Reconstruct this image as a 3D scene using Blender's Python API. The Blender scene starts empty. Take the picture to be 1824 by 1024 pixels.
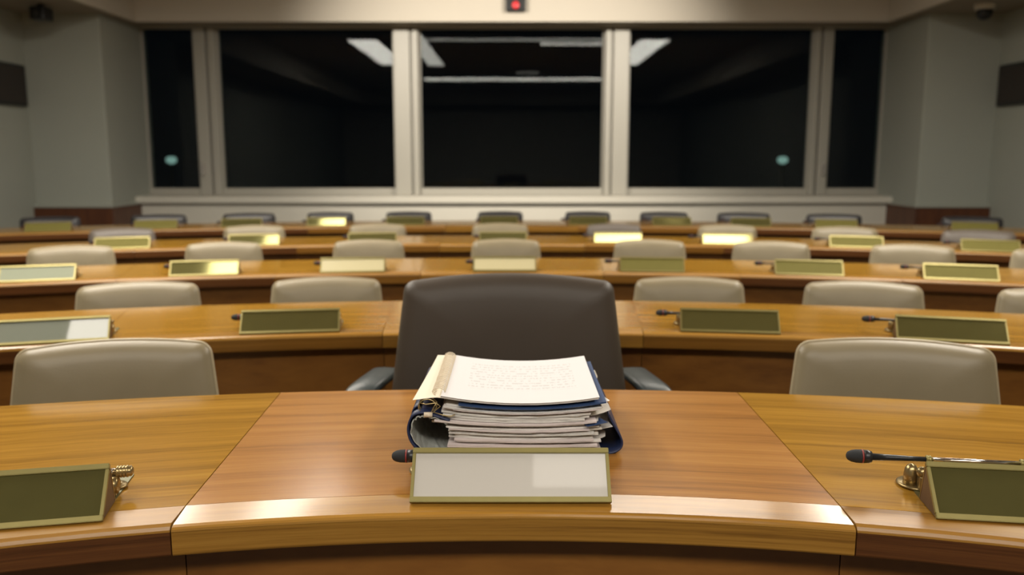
import bpy, bmesh, math, random
from mathutils import Vector, Matrix
random.seed(7)
PI = math.pi
S = bpy.context.scene
COL = S.collection

# ------------------------------------------------------------------ camera, world, light, exposure
CAM = (0.0, 0.0, 1.257)
PITCH = math.atan(232 / 1500)
cd = bpy.data.cameras.new('camera')
cam = bpy.data.objects.new('camera', cd); COL.objects.link(cam)
cam.location = CAM
cam.rotation_euler = (PI / 2 - PITCH, 0, 0)
cd.sensor_width = 36.0
cd.lens = 36.0 * 1500 / 1824
cd.clip_start = 0.05
cd.dof.use_dof = True
cd.dof.focus_distance = 1.30
cd.dof.aperture_fstop = 3.4
S.camera = cam

w = bpy.data.worlds.new('night'); S.world = w
w.use_nodes = True
w.node_tree.nodes['Background'].inputs[0].default_value = (0.010, 0.014, 0.020, 1)
w.node_tree.nodes['Background'].inputs[1].default_value = 0.12

S.view_settings.view_transform = 'Standard'
S.view_settings.look = 'None'
S.view_settings.exposure = 0.0
S.view_settings.gamma = 1.0
S.view_settings.use_curve_mapping = False

CEIL = 2.95
LIGHT_COL = (1.0, 0.92, 0.80)
# ring of recessed ceiling lights: (name, cx, cy, size x, size y, watts, emission of its diffuser, label)
LAMPS = [
    ('ceiling_light', -2.15, 3.4, 0.44, 3.3, 95, 4.0, 'long recessed ceiling light running down the left side of the ceiling tray'),
    ('ceiling_light',  2.05, 3.4, 0.44, 3.3, 95, 4.0, 'long recessed ceiling light running down the right side of the ceiling tray'),
    ('ceiling_light', -1.38, 3.85, 0.28, 4.5, 46, 2.2, 'narrow recessed ceiling light inside the left-hand long light'),
    ('ceiling_light',  -0.05, 5.05, 2.9, 0.26, 13, 1.6, 'long recessed ceiling light crossing the tray above the third desk row'),
    ('ceiling_light',  0.98, 4.60, 1.10, 0.24, 14, 2.0, 'short recessed ceiling light beside the long cross light'),
    ('ceiling_light',  0.05, -1.15, 3.9, 0.60, 118, 3.0, 'broad recessed ceiling light crossing the tray above the open floor'),
    ('ceiling_light',  0.30, 0.31, 0.42, 0.30, 1.2, 0.7, 'small square ceiling light above the speaker floor'),
]
WASH = [(-1.44, 5.75), (1.43, 5.75)]
for nm, cx, cy, sx, sy, watt, em, lb in LAMPS:
    ld = bpy.data.lights.new('ceiling_lamp', 'AREA')
    ld.shape = 'RECTANGLE'; ld.size = sx; ld.size_y = sy
    ld.energy = watt; ld.color = LIGHT_COL; ld.spread = math.radians(180)
    lo = bpy.data.objects.new('ceiling_lamp', ld); COL.objects.link(lo)
    lo.location = (cx, cy, CEIL - 0.035)

for wx, wy in WASH:      # added spotlights that brighten the window wall, not known fixtures
    sd = bpy.data.lights.new('added_wall_spot', 'SPOT'); sd.energy = 330; sd.color = (1.0, 0.91, 0.78)
    sd.spot_size = math.radians(84); sd.spot_blend = 1.0; sd.shadow_soft_size = 0.05
    so = bpy.data.objects.new('added_wall_spot', sd); COL.objects.link(so)
    so.location = (wx, wy, 2.84)
    so.rotation_euler = (Vector((wx * 0.25, 8.4, 1.9)) - Vector(so.location)).to_track_quat('-Z', 'Y').to_euler()

# ------------------------------------------------------------------ materials
def new_mat(name):
    m = bpy.data.materials.new(name); m.use_nodes = True
    nt = m.node_tree
    return m, nt, nt.nodes['Principled BSDF']

def plain(name, col, rough=0.5, metal=0.0, spec=0.5, noise=0.0, nscale=20, bump=0.0, bscale=200, coat=0.0, emit=None, estr=0):
    m, nt, b = new_mat(name)
    b.inputs['Base Color'].default_value = (*col, 1)
    b.inputs['Roughness'].default_value = rough
    b.inputs['Metallic'].default_value = metal
    b.inputs['Specular IOR Level'].default_value = spec
    b.inputs['Coat Weight'].default_value = coat
    b.inputs['Coat Roughness'].default_value = 0.03
    tc = nt.nodes.new('ShaderNodeTexCoord')
    if noise:
        n = nt.nodes.new('ShaderNodeTexNoise'); n.inputs['Scale'].default_value = nscale
        n.inputs['Detail'].default_value = 5
        nt.links.new(tc.outputs['Object'], n.inputs['Vector'])
        mx = nt.nodes.new('ShaderNodeMix'); mx.data_type = 'RGBA'
        mx.inputs[6].default_value = (*[c * (1 - noise) for c in col], 1)
        mx.inputs[7].default_value = (*[min(1, c * (1 + noise)) for c in col], 1)
        nt.links.new(n.outputs['Fac'], mx.inputs[0])
        nt.links.new(mx.outputs[2], b.inputs['Base Color'])
    if bump:
        n2 = nt.nodes.new('ShaderNodeTexNoise'); n2.inputs['Scale'].default_value = bscale
        n2.inputs['Detail'].default_value = 3
        nt.links.new(tc.outputs['Object'], n2.inputs['Vector'])
        bp = nt.nodes.new('ShaderNodeBump'); bp.inputs['Strength'].default_value = bump
        bp.inputs['Distance'].default_value = 0.002
        nt.links.new(n2.outputs['Fac'], bp.inputs['Height'])
        nt.links.new(bp.outputs['Normal'], b.inputs['Normal'])
    if emit:
        b.inputs['Emission Color'].default_value = (*emit, 1)
        b.inputs['Emission Strength'].default_value = estr
    return m

def wood(name, dark, mid, light, rough=0.22, coat=0.25, us=0.8, vs=34):
    """grain runs along u (metres along the desk), v is the depth in metres"""
    m, nt, b = new_mat(name)
    L = nt.links.new; N = nt.nodes.new
    uv = N('ShaderNodeUVMap'); uv.uv_map = 'UVMap'
    oi = N('ShaderNodeObjectInfo')
    ad = N('ShaderNodeVectorMath'); ad.operation = 'ADD'
    mu = N('ShaderNodeMath'); mu.operation = 'MULTIPLY'; mu.inputs[1].default_value = 37.0
    L(oi.outputs['Random'], mu.inputs[0])
    cb = N('ShaderNodeCombineXYZ'); L(mu.outputs[0], cb.inputs[0]); L(mu.outputs[0], cb.inputs[2])
    L(uv.outputs[0], ad.inputs[0]); L(cb.outputs[0], ad.inputs[1])
    def nz(sx, sy, detail, dist, rough_=0.6):
        mp = N('ShaderNodeMapping'); mp.inputs['Scale'].default_value = (sx, sy, 1)
        L(ad.outputs[0], mp.inputs[0])
        n = N('ShaderNodeTexNoise'); n.inputs['Scale'].default_value = 1.0
        n.inputs['Detail'].default_value = detail; n.inputs['Distortion'].default_value = dist
        n.inputs['Roughness'].default_value = rough_
        L(mp.outputs[0], n.inputs[0]); return n
    a = nz(us, vs, 6, 0.45); f = nz(9, 420, 3, 0.2, 0.7); c = nz(us * 2.2, vs * 3.0, 4, 0.8)
    m1 = N('ShaderNodeMath'); m1.operation = 'MULTIPLY_ADD'; m1.inputs[1].default_value = 0.35
    L(f.outputs['Fac'], m1.inputs[0])
    m0 = N('ShaderNodeMath'); m0.operation = 'MULTIPLY'; m0.inputs[1].default_value = 0.65
    L(a.outputs['Fac'], m0.inputs[0]); L(m0.outputs[0], m1.inputs[2])
    m2 = N('ShaderNodeMath'); m2.operation = 'MULTIPLY_ADD'; m2.inputs[1].default_value = 0.28
    L(c.outputs['Fac'], m2.inputs[0]); L(m1.outputs[0], m2.inputs[2])
    rp = N('ShaderNodeValToRGB'); e = rp.color_ramp.elements
    e[0].position = 0.44; e[0].color = (*dark, 1)
    e[1].position = 0.84; e[1].color = (*light, 1)
    x = e.new(0.61); x.color = (*mid, 1)
    L(m2.outputs[0], rp.inputs[0]); L(rp.outputs[0], b.inputs['Base Color'])
    b.inputs['Roughness'].default_value = rough
    b.inputs['Coat Weight'].default_value = coat; b.inputs['Coat Roughness'].default_value = 0.12
    bp = N('ShaderNodeBump'); bp.inputs['Strength'].default_value = 0.04; bp.inputs['Distance'].default_value = 0.001
    L(f.outputs['Fac'], bp.inputs['Height']); L(bp.outputs[0], b.inputs['Normal'])
    return m

M = {}
M['wood_red'] = wood('wood_reddish', (0.175, 0.070, 0.014), (0.310, 0.135, 0.028), (0.430, 0.205, 0.048), rough=0.20, coat=0.0, vs=30)
M['wood_gold'] = wood('wood_golden', (0.160, 0.074, 0.008), (0.300, 0.150, 0.018), (0.420, 0.222, 0.032), rough=0.15, coat=0.0)
M['wood_edge'] = wood('wood_edge_strip', (0.180, 0.082, 0.012), (0.310, 0.152, 0.024), (0.410, 0.215, 0.042), rough=0.22, coat=0.25, vs=30)
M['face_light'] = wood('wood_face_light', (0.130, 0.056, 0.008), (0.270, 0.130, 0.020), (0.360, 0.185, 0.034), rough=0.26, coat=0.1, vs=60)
M['face_shaded'] = wood('wood_face_shaded', (0.042, 0.014, 0.003), (0.092, 0.032, 0.008), (0.135, 0.052, 0.013), rough=0.30, coat=0.1, vs=60)
M['face_half_shaded'] = wood('wood_face_half_shaded', (0.090, 0.036, 0.005), (0.185, 0.080, 0.012), (0.250, 0.115, 0.020), rough=0.28, coat=0.1, vs=60)
M['wood_mid'] = wood('wood_edge_mid', (0.150, 0.066, 0.008), (0.260, 0.122, 0.016), (0.350, 0.175, 0.028), rough=0.34, coat=0.0, vs=30)
M['wood_front'] = wood('wood_front_panel', (0.105, 0.036, 0.007), (0.200, 0.080, 0.015), (0.280, 0.122, 0.024), rough=0.34, coat=0.1, us=1.0, vs=20)
M['wood_dark'] = wood('wood_wall_cladding', (0.050, 0.014, 0.005), (0.085, 0.026, 0.009), (0.120, 0.040, 0.012), rough=0.4, coat=0.0, us=20, vs=1.2)
M['tan'] = plain('tan_leather', (0.235, 0.196, 0.122), 0.40, noise=0.10, nscale=9, bump=0.10, bscale=420)
M['tan_pipe'] = plain('tan_leather_piping', (0.37, 0.31, 0.20), 0.38)
M['greyleather'] = plain('grey_brown_leather', (0.125, 0.105, 0.088), 0.42, noise=0.1, nscale=9, bump=0.08, bscale=420)
M['brown'] = plain('dark_brown_leather', (0.050, 0.037, 0.026), 0.50, noise=0.14, nscale=7, bump=0.12, bscale=380)
M['black_leather'] = plain('black_leather', (0.020, 0.018, 0.020), 0.34, bump=0.1)
M['arm'] = plain('dark_teal_grey_plastic', (0.030, 0.042, 0.046), 0.33)
M['black'] = plain('black_plastic', (0.012, 0.013, 0.015), 0.38)
M['foam'] = plain('black_foam', (0.014, 0.016, 0.018), 0.75, bump=0.5, bscale=1500)
M['red'] = plain('red_ring', (0.22, 0.025, 0.022), 0.45)
M['brass'] = plain('brass_frame', (0.260, 0.222, 0.080), 0.38, metal=0.55, noise=0.10, nscale=40)
M['brass_panel'] = plain('brass_panel', (0.205, 0.192, 0.070), 0.09, metal=0.70, noise=0.08, nscale=30)
M['brass_matte'] = plain('brass_panel_matte', (0.135, 0.120, 0.032), 0.6, metal=0.0, spec=0.08, noise=0.08, nscale=30)
M['brass_plate'] = plain('green_brass_plate', (0.135, 0.130, 0.060), 0.34, metal=0.4, noise=0.12, nscale=50)
M['brass_side'] = plain('dull_brass_side', (0.110, 0.060, 0.028), 0.5, metal=0.1, noise=0.15, nscale=60)
M['brass_old'] = plain('aged_brass', (0.330, 0.250, 0.120), 0.30, metal=0.85, noise=0.2, nscale=80)
M['card'] = plain('pale_card_under_glass', (0.52, 0.495, 0.455), 0.30, coat=0.9)
M['card_green'] = plain('grey_green_card_under_glass', (0.150, 0.165, 0.125), 0.5, spec=0.2, coat=1.0)
M['card_dull'] = plain('grey_green_card', (0.215, 0.235, 0.165), 0.6, spec=0.25)
M['cream_front'] = plain('cream_front_under_glass', (0.50, 0.45, 0.27), 0.30, coat=0.9)
M['chrome'] = plain('chrome', (0.78, 0.74, 0.74), 0.14, metal=1.0)
M['steel'] = plain('dark_steel', (0.10, 0.10, 0.10), 0.35, metal=0.8)
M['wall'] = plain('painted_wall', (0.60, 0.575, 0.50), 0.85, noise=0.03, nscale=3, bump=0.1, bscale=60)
M['wall_side'] = plain('side_wall_cool_cast', (0.34, 0.355, 0.31), 0.85, noise=0.03, nscale=3, bump=0.1, bscale=60)  # cool cast of the light at the sides put into the paint colour
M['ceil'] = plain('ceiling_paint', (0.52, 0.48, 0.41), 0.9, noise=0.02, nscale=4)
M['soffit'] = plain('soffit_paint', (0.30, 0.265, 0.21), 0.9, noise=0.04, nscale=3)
M['frame'] = plain('window_frame_paint', (0.36, 0.345, 0.30), 0.45)
M['carpet'] = plain('carpet', (0.050, 0.040, 0.034), 0.95, noise=0.3, nscale=120, bump=0.5, bscale=600)
M['diffuser'] = None
M['paper'] = plain('white_paper', (0.80, 0.78, 0.745), 0.7, noise=0.01, nscale=40)
M['cream'] = plain('cream_paper', (0.78, 0.71, 0.57), 0.7, noise=0.02)
M['pink'] = plain('pale_pink_paper', (0.74, 0.60, 0.585), 0.7)
M['navy'] = plain('navy_cover', (0.016, 0.026, 0.075), 0.42, noise=0.25, nscale=30, bump=0.2, bscale=700)
M['blue'] = plain('blue_folder', (0.030, 0.065, 0.165), 0.45, noise=0.15, nscale=30)
M['liner'] = plain('grey_liner_paper', (0.36, 0.375, 0.35), 0.7, noise=0.2, nscale=60)
M['wire'] = plain('brass_wire', (0.50, 0.40, 0.20), 0.28, metal=0.8)
M['coil'] = plain('beige_coil', (0.72, 0.62, 0.48), 0.4)
M['asphalt'] = plain('night_ground', (0.02, 0.02, 0.02), 0.9)

# stacked page edges: thin sheets read as fine lines on the sides of each bundle
def stack_paper(name, a, b_):
    m, nt, b = new_mat(name); L = nt.links.new; N = nt.nodes.new
    g = N('ShaderNodeNewGeometry'); sp = N('ShaderNodeSeparateXYZ'); L(g.outputs['Position'], sp.inputs[0])
    cb = N('ShaderNodeCombineXYZ')
    mz = N('ShaderNodeMath'); mz.operation = 'MULTIPLY'; mz.inputs[1].default_value = 1500; L(sp.outputs[2], mz.inputs[0])
    mx_ = N('ShaderNodeMath'); mx_.operation = 'MULTIPLY'; mx_.inputs[1].default_value = 14; L(sp.outputs[0], mx_.inputs[0])
    L(mz.outputs[0], cb.inputs[2]); L(mx_.outputs[0], cb.inputs[0])
    n = N('ShaderNodeTexNoise'); n.inputs['Scale'].default_value = 1; n.inputs['Detail'].default_value = 2; L(cb.outputs[0], n.inputs[0])
    sn = N('ShaderNodeSeparateXYZ'); L(g.outputs['Normal'], sn.inputs[0])
    ab = N('ShaderNodeMath'); ab.operation = 'ABSOLUTE'; L(sn.outputs[2], ab.inputs[0])
    ls = N('ShaderNodeMath'); ls.operation = 'LESS_THAN'; ls.inputs[1].default_value = 0.6; L(ab.outputs[0], ls.inputs[0])
    rp = N('ShaderNodeValToRGB'); e = rp.color_ramp.elements
    e[0].position = 0.36; e[0].color = (*b_, 1); e[1].position = 0.56; e[1].color = (*a, 1)
    L(n.outputs['Fac'], rp.inputs[0])
    mx = N('ShaderNodeMix'); mx.data_type = 'RGBA'; mx.inputs[6].default_value = (*a, 1)
    L(ls.outputs[0], mx.inputs[0]); L(rp.outputs[0], mx.inputs[7]); L(mx.outputs[2], b.inputs['Base Color'])
    b.inputs['Roughness'].default_value = 0.75
    return m
M['stack'] = stack_paper('paper_stack', (0.78, 0.76, 0.73), (0.34, 0.32, 0.30))
M['stack_warm'] = stack_paper('paper_stack_warm', (0.74, 0.69, 0.62), (0.42, 0.38, 0.32))
M['stack_pink'] = stack_paper('paper_stack_pinkish', (0.74, 0.66, 0.65), (0.44, 0.37, 0.37))

def page_mat():
    """white page with the faint grey print showing through"""
    m, nt, b = new_mat('printed_page'); L = nt.links.new; N = nt.nodes.new
    uv = N('ShaderNodeUVMap'); uv.uv_map = 'UVMap'
    mp = N('ShaderNodeMapping'); mp.inputs['Scale'].default_value = (46, 13, 1); L(uv.outputs[0], mp.inputs[0])
    n = N('ShaderNodeTexNoise'); n.inputs['Scale'].default_value = 1.0; n.inputs['Detail'].default_value = 3; L(mp.outputs[0], n.inputs[0])
    sp = N('ShaderNodeSeparateXYZ'); L(uv.outputs[0], sp.inputs[0])
    def math_(op, x, y=None):
        q = N('ShaderNodeMath'); q.operation = op
        for i, vv in enumerate((x, y)):
            if vv is None: continue
            if isinstance(vv, (int, float)): q.inputs[i].default_value = vv
            else: L(vv, q.inputs[i])
        return q.outputs[0]
    lines = math_('GREATER_THAN', math_('SINE', math_('MULTIPLY', sp.outputs[1], 2 * PI * 17)), 0.15)
    inx = math_('MULTIPLY', math_('GREATER_THAN', sp.outputs[0], 0.15), math_('LESS_THAN', sp.outputs[0], 0.88))
    iny = math_('MULTIPLY', math_('GREATER_THAN', sp.outputs[1], 0.26), math_('LESS_THAN', sp.outputs[1], 0.88))
    t = math_('GREATER_THAN', n.outputs['Fac'], 0.5)
    k = math_('MULTIPLY', math_('MULTIPLY', lines, t), math_('MULTIPLY', inx, iny))
    k = math_('MULTIPLY', k, 0.32)
    mx = N('ShaderNodeMix'); mx.data_type = 'RGBA'
    mx.inputs[6].default_value = (0.70, 0.685, 0.695, 1); mx.inputs[7].default_value = (0.30, 0.30, 0.30, 1)
    L(k, mx.inputs[0]); L(mx.outputs[2], b.inputs['Base Color']); b.inputs['Roughness'].default_value = 0.65
    return m
M['page'] = page_mat()

def glass_mat():
    m, nt, b = new_mat('window_glass')
    b.inputs['Base Color'].default_value = (0.55, 0.65, 0.66, 1)
    b.inputs['Roughness'].default_value = 0.015
    b.inputs['Transmission Weight'].default_value = 1.0
    b.inputs['IOR'].default_value = 1.27
    return m
M['glass'] = glass_mat()

# ------------------------------------------------------------------ helpers
def link(name, bm, mat, parent=None, smooth=False):
    me = bpy.data.meshes.new(name); bm.to_mesh(me); bm.free()
    if smooth:
        for p in me.polygons: p.use_smooth = True
    me.materials.append(mat)
    o = bpy.data.objects.new(name, me); COL.objects.link(o)
    if parent: o.parent = parent
    return o
def tag(o, label=None, cat=None, group=None, kind=None):
    if label: o['label'] = label
    if cat: o['category'] = cat
    if group: o['group'] = group
    if kind: o['kind'] = kind
    return o
def thing(name, label, cat, loc=(0, 0, 0), rz=0, group=None):
    o = bpy.data.objects.new(name, None); COL.objects.link(o)
    o.empty_display_size = 0.05
    o.location = loc; o.rotation_euler = (0, 0, rz)
    return tag(o, label, cat, group)
def copy_tree(o, parent=None):
    c = o.copy(); COL.objects.link(c); c.parent = parent
    for ch in list(o.children): copy_tree(ch, c)
    return c
def box(bm, x0, x1, y0, y1, z0, z1, bev=0.0, seg=2):
    vs = [bm.verts.new(p) for p in ((x0,y0,z0),(x1,y0,z0),(x1,y1,z0),(x0,y1,z0),(x0,y0,z1),(x1,y0,z1),(x1,y1,z1),(x0,y1,z1))]
    fs = [bm.faces.new([vs[i] for i in f]) for f in ((3,2,1,0),(4,5,6,7),(0,1,5,4),(1,2,6,5),(2,3,7,6),(3,0,4,7))]
    if bev:
        es = list({e for f in fs for e in f.edges})
        bmesh.ops.bevel(bm, geom=es, offset=bev, segments=seg, affect='EDGES', profile=0.5)
    return bm
def boxo(name, mat, b, bev=0.0, parent=None):
    return link(name, box(bmesh.new(), *b, bev=bev), mat, parent)
def lathe(bm, pts, origin=(0,0,0), axis='X', n=16):
    """pts: (distance along axis, radius)"""
    rings = []
    for d, r in pts:
        ring = []
        for i in range(n):
            a = 2 * PI * i / n; u, v = r * math.cos(a), r * math.sin(a)
            p = {'X': (d, u, v), 'Y': (u, d, v), 'Z': (u, v, d)}[axis]
            ring.append(bm.verts.new([origin[k] + p[k] for k in range(3)]))
        rings.append(ring)
    for a, b in zip(rings, rings[1:]):
        for i in range(n):
            bm.faces.new((a[i], a[(i+1) % n], b[(i+1) % n], b[i]))
    bm.faces.new(rings[0][::-1]); bm.faces.new(rings[-1])
    bmesh.ops.recalc_face_normals(bm, faces=bm.faces)
    return bm
def tube(bm, pts, r, n=6, closed=False):
    pts = [Vector(p) for p in pts]; rings = []; m = len(pts)
    up = Vector((0, 0, 1)); prev = None
    for i, p in enumerate(pts):
        a = pts[(i-1) % m] if (closed or i > 0) else p
        b = pts[(i+1) % m] if (closed or i < m-1) else p
        t = (b - a).normalized()
        if prev is None:
            s = t.cross(up)
            if s.length < 1e-3: s = t.cross(Vector((0, 1, 0)))
        else: s = prev - t * prev.dot(t)
        s.normalize(); q = t.cross(s); prev = s
        rr = r[i] if isinstance(r, (list, tuple)) else r
        rings.append([bm.verts.new(p + s * rr * math.cos(2*PI*k/n) + q * rr * math.sin(2*PI*k/n)) for k in range(n)])
    for i in range(m if closed else m-1):
        A, B = rings[i], rings[(i+1) % m]
        for k in range(n): bm.faces.new((A[k], A[(k+1) % n], B[(k+1) % n], B[k]))
    if not closed:
        bm.faces.new(rings[0][::-1]); bm.faces.new(rings[-1])
    bmesh.ops.recalc_face_normals(bm, faces=bm.faces)
    return bm
ORD = ['first', 'second', 'third', 'fourth', 'fifth', 'sixth', 'seventh', 'eighth', 'ninth', 'tenth', 'eleventh', 'twelfth']

# ------------------------------------------------------------------ room shell
def struct(name, mat, b, bev=0.0, parent=None):
    o = boxo(name, mat, b, bev, parent)
    if not parent: o['kind'] = 'structure'
    return o
WX = 4.42
struct('floor', M['carpet'], (-4.7, 4.7, -5.2, 9.0, -0.12, 0.0))
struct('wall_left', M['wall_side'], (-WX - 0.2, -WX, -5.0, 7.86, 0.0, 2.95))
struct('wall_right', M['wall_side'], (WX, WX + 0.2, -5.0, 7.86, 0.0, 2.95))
struct('wall_near', M['wall'], (-WX, WX, -5.2, -5.0, 0.0, 2.95))
# far wall: apron below the sill, head above the glass
wf = struct('wall_far', M['wall'], (-3.72, 3.76, 8.42, 8.86, 0.0, 0.80))
boxo('wall_head', M['wall'], (-3.72, 3.76, 8.62, 8.86, 2.555, 2.95), parent=wf)
# pillars framing the window bay
for nm, xa, xb in (('wall_far_left', -WX - 0.2, -3.72), ('wall_far_right', 3.76, WX + 0.2)):
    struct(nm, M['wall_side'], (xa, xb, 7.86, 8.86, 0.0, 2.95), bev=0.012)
for nm, xa, xb in (('trim_1', -WX - 0.0, -3.690), ('trim_2', 3.73, WX + 0.0)):
    o = struct(nm, M['wood_dark'], (xa, xb, 7.80, 8.42, 0.0, 0.795), bev=0.004)
    uvl = o.data.uv_layers.new(name='UVMap')
    for l in o.data.loops:
        v = o.data.vertices[l.vertex_index].co; uvl.data[l.index].uv = (v.x + v.y, v.z)
    # pale ledge capping the cladding
for nm, xa, xb in (('trim_3', -WX, -3.685), ('trim_4', 3.725, WX)):
    struct(nm, M['wall_side'], (xa, xb, 7.79, 8.43, 0.797, 0.820), bev=0.005)
sill = struct('trim_5', M['wall'], (-3.79, 3.83, 8.36, 8.72, 0.806, 0.872), bev=0.008)
# ceiling tray and the lower soffit around it
struct('ceiling', M['ceil'], (-3.62, 3.62, -4.2, 8.34, CEIL, CEIL + 0.1))
def soffit(nm, b):
    o = struct(nm, M['soffit'], b); return o
SZ = 2.535
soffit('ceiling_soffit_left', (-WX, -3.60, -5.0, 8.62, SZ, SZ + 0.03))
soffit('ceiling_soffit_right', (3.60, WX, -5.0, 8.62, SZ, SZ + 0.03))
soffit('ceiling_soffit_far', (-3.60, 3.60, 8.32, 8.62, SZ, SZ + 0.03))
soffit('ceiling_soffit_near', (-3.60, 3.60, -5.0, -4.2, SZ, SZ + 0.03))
struct('trim_6', M['ceil'], (-3.60, 3.60, 8.300, 8.34, SZ - 0.004, CEIL))
struct('trim_7', M['ceil'], (-3.62, -3.58, -4.2, 8.30, SZ - 0.004, CEIL))
struct('trim_8', M['ceil'], (3.58, 3.62, -4.2, 8.30, SZ - 0.004, CEIL))
struct('trim_9', M['ceil'], (-3.60, 3.60, -4.24, -4.2, SZ - 0.004, CEIL))

# windows: five panes, two broad mullions, two narrow casement posts
FR = M['frame']
ZB, ZT = 0.872, 2.555
panes = [(-3.72, -3.185), (-2.965, -1.18), (-0.937, 0.933), (1.168, 3.03), (3.21, 3.76)]
for i, (xa, xb) in enumerate(panes):
    root = bpy.data.objects.new('window_%d' % (i + 1), None); COL.objects.link(root); root['kind'] = 'structure'
    root.location = ((xa + xb) / 2, 8.75, ZB)
    hx = (xb - xa) / 2; H = ZT - ZB
    fb = 0.055 if i in (1, 2, 3) else 0.045
    e = 0.02
    boxo('bottom_rail', FR, (-hx, hx, -0.06, 0.03, 0.0, 0.072), 0.006, root)
    boxo('top_rail', FR, (-hx, hx, -0.04, 0.03, H - 0.03, H), 0.004, root)
    for s in (-1, 1):
        boxo('side_rail', FR, (min(s*hx, s*(hx-e)), max(s*hx, s*(hx-e)), -0.04, 0.03, 0.072, H - 0.03), 0.004, root)
    boxo('pane', M['glass'], (-hx + e, hx - e, -0.006, 0.0, 0.072, H - 0.03), 0, root)
    if i in (0, 4):
        s = 1 if i == 0 else -1
        bm = bmesh.new(); box(bm, s*(hx + 0.045) - 0.012, s*(hx + 0.045) + 0.012, -0.105, -0.08, 0.20, 0.33, 0.005)
        tube(bm, [(s*(hx+0.045), -0.10, 0.31), (s*(hx+0.045), -0.135, 0.31), (s*(hx+0.045), -0.14, 0.20)], 0.009, 8)
        link('window_handle', bm, M['chrome'], root)
def mullion(nm, xa, xb, yf, groove):
    bm = bmesh.new()
    if groove:
        g = groove
        box(bm, xa, g - 0.012, yf, 8.80, ZB, ZT, 0.008); box(bm, g + 0.012, xb, yf, 8.80, ZB, ZT, 0.008)
        box(bm, g - 0.014, g + 0.014, yf + 0.05, 8.80, ZB, ZT)
    else:
        box(bm, xa, xb, yf, 8.80, ZB, ZT, 0.012)
    o = link(nm, bm, FR); o['kind'] = 'structure'; return o
mullion('trim_10', -3.185, -2.965, 8.67, -3.055)
mullion('trim_11', -1.18, -0.937, 8.62, -1.005)
mullion('trim_12', 0.933, 1.168, 8.62, 1.00)
mullion('trim_13', 3.03, 3.21, 8.67, 3.10)

# ceiling light fixtures (frame + glowing diffuser)
for k, (nm, cx, cy, sx, sy, watt, em, lb) in enumerate(LAMPS):
    t = thing('ceiling_light', lb, 'ceiling light', (cx, cy, CEIL))
    hx, hy = sx / 2, sy / 2; f = 0.03
    bm = bmesh.new()
    box(bm, -hx - f, hx + f, -hy - f, -hy, -0.03, 0); box(bm, -hx - f, hx + f, hy, hy + f, -0.03, 0)
    box(bm, -hx - f, -hx, -hy, hy, -0.03, 0); box(bm, hx, hx + f, -hy, hy, -0.03, 0)
    link('frame', bm, M['ceil'], t)
    dm = plain('lit_diffuser', (0.8, 0.8, 0.8), 0.6, emit=(1, 0.95, 0.86), estr=em)
    boxo('diffuser', dm, (-hx, hx, -hy, hy, -0.02, -0.004), parent=t)

for k, (wx, wy) in enumerate(WASH):  # out-of-view housings for the added spotlights
    t = thing('added_wall_spot_fixture', 'added spotlight that brightens the window wall, %s one' % ('left' if wx < 0 else 'right'), 'spotlight', (wx, wy, CEIL))
    link('stem', lathe(bmesh.new(), [(-0.06, 0.012), (0, 0.012)], (0, -0.06, 0), 'Z', 10), M['black'], t)
    link('housing', lathe(bmesh.new(), [(-0.12, 0.05), (-0.03, 0.055)], (0, 0, -0.10), 'Y', 16), M['black'], t)

# ------------------------------------------------------------------ curved desks
class Circ:
    def __init__(s, cy, R, cx=0.0): s.cy, s.R, s.cx = cy, R, cx
    def y(s, x): return s.cy + math.sqrt(s.R**2 - (x - s.cx)**2)
CEN = Vector((0.0, -2.6))
ROWS = [
    dict(f=Circ(-1.35, 2.508), b=Circ(-2.56, 4.378), seams=[-1.75, -0.478, 0.482, 1.75], name='front-row', bx=[-1.90, -0.505, 0.492, 1.90]),
    dict(f=Circ(-2.03, 4.463), b=Circ(-2.36, 5.349), seams=[-2.75, -1.17, -0.38, 0.385, 1.17, 2.75], name='second-row'),
    dict(f=Circ(-2.63, 6.342), b=Circ(-2.50, 6.770), seams=[-3.30, -1.66, -1.036, -0.406, 0.406, 0.997, 1.64, 3.30], name='third-row'),
    dict(f=Circ(-2.10, 7.070), b=Circ(-2.40, 7.920), seams=[-3.60, -2.10, -1.25, -0.43, 0.43, 1.23, 2.10, 3.60], name='fourth-row'),
    dict(f=Circ(-2.63, 8.930), b=Circ(-2.60, 9.450), seams=[-4.00, -2.50, -1.50, -0.50, 0.50, 1.50, 2.50, 4.00], name='back-row'),
]
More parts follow.
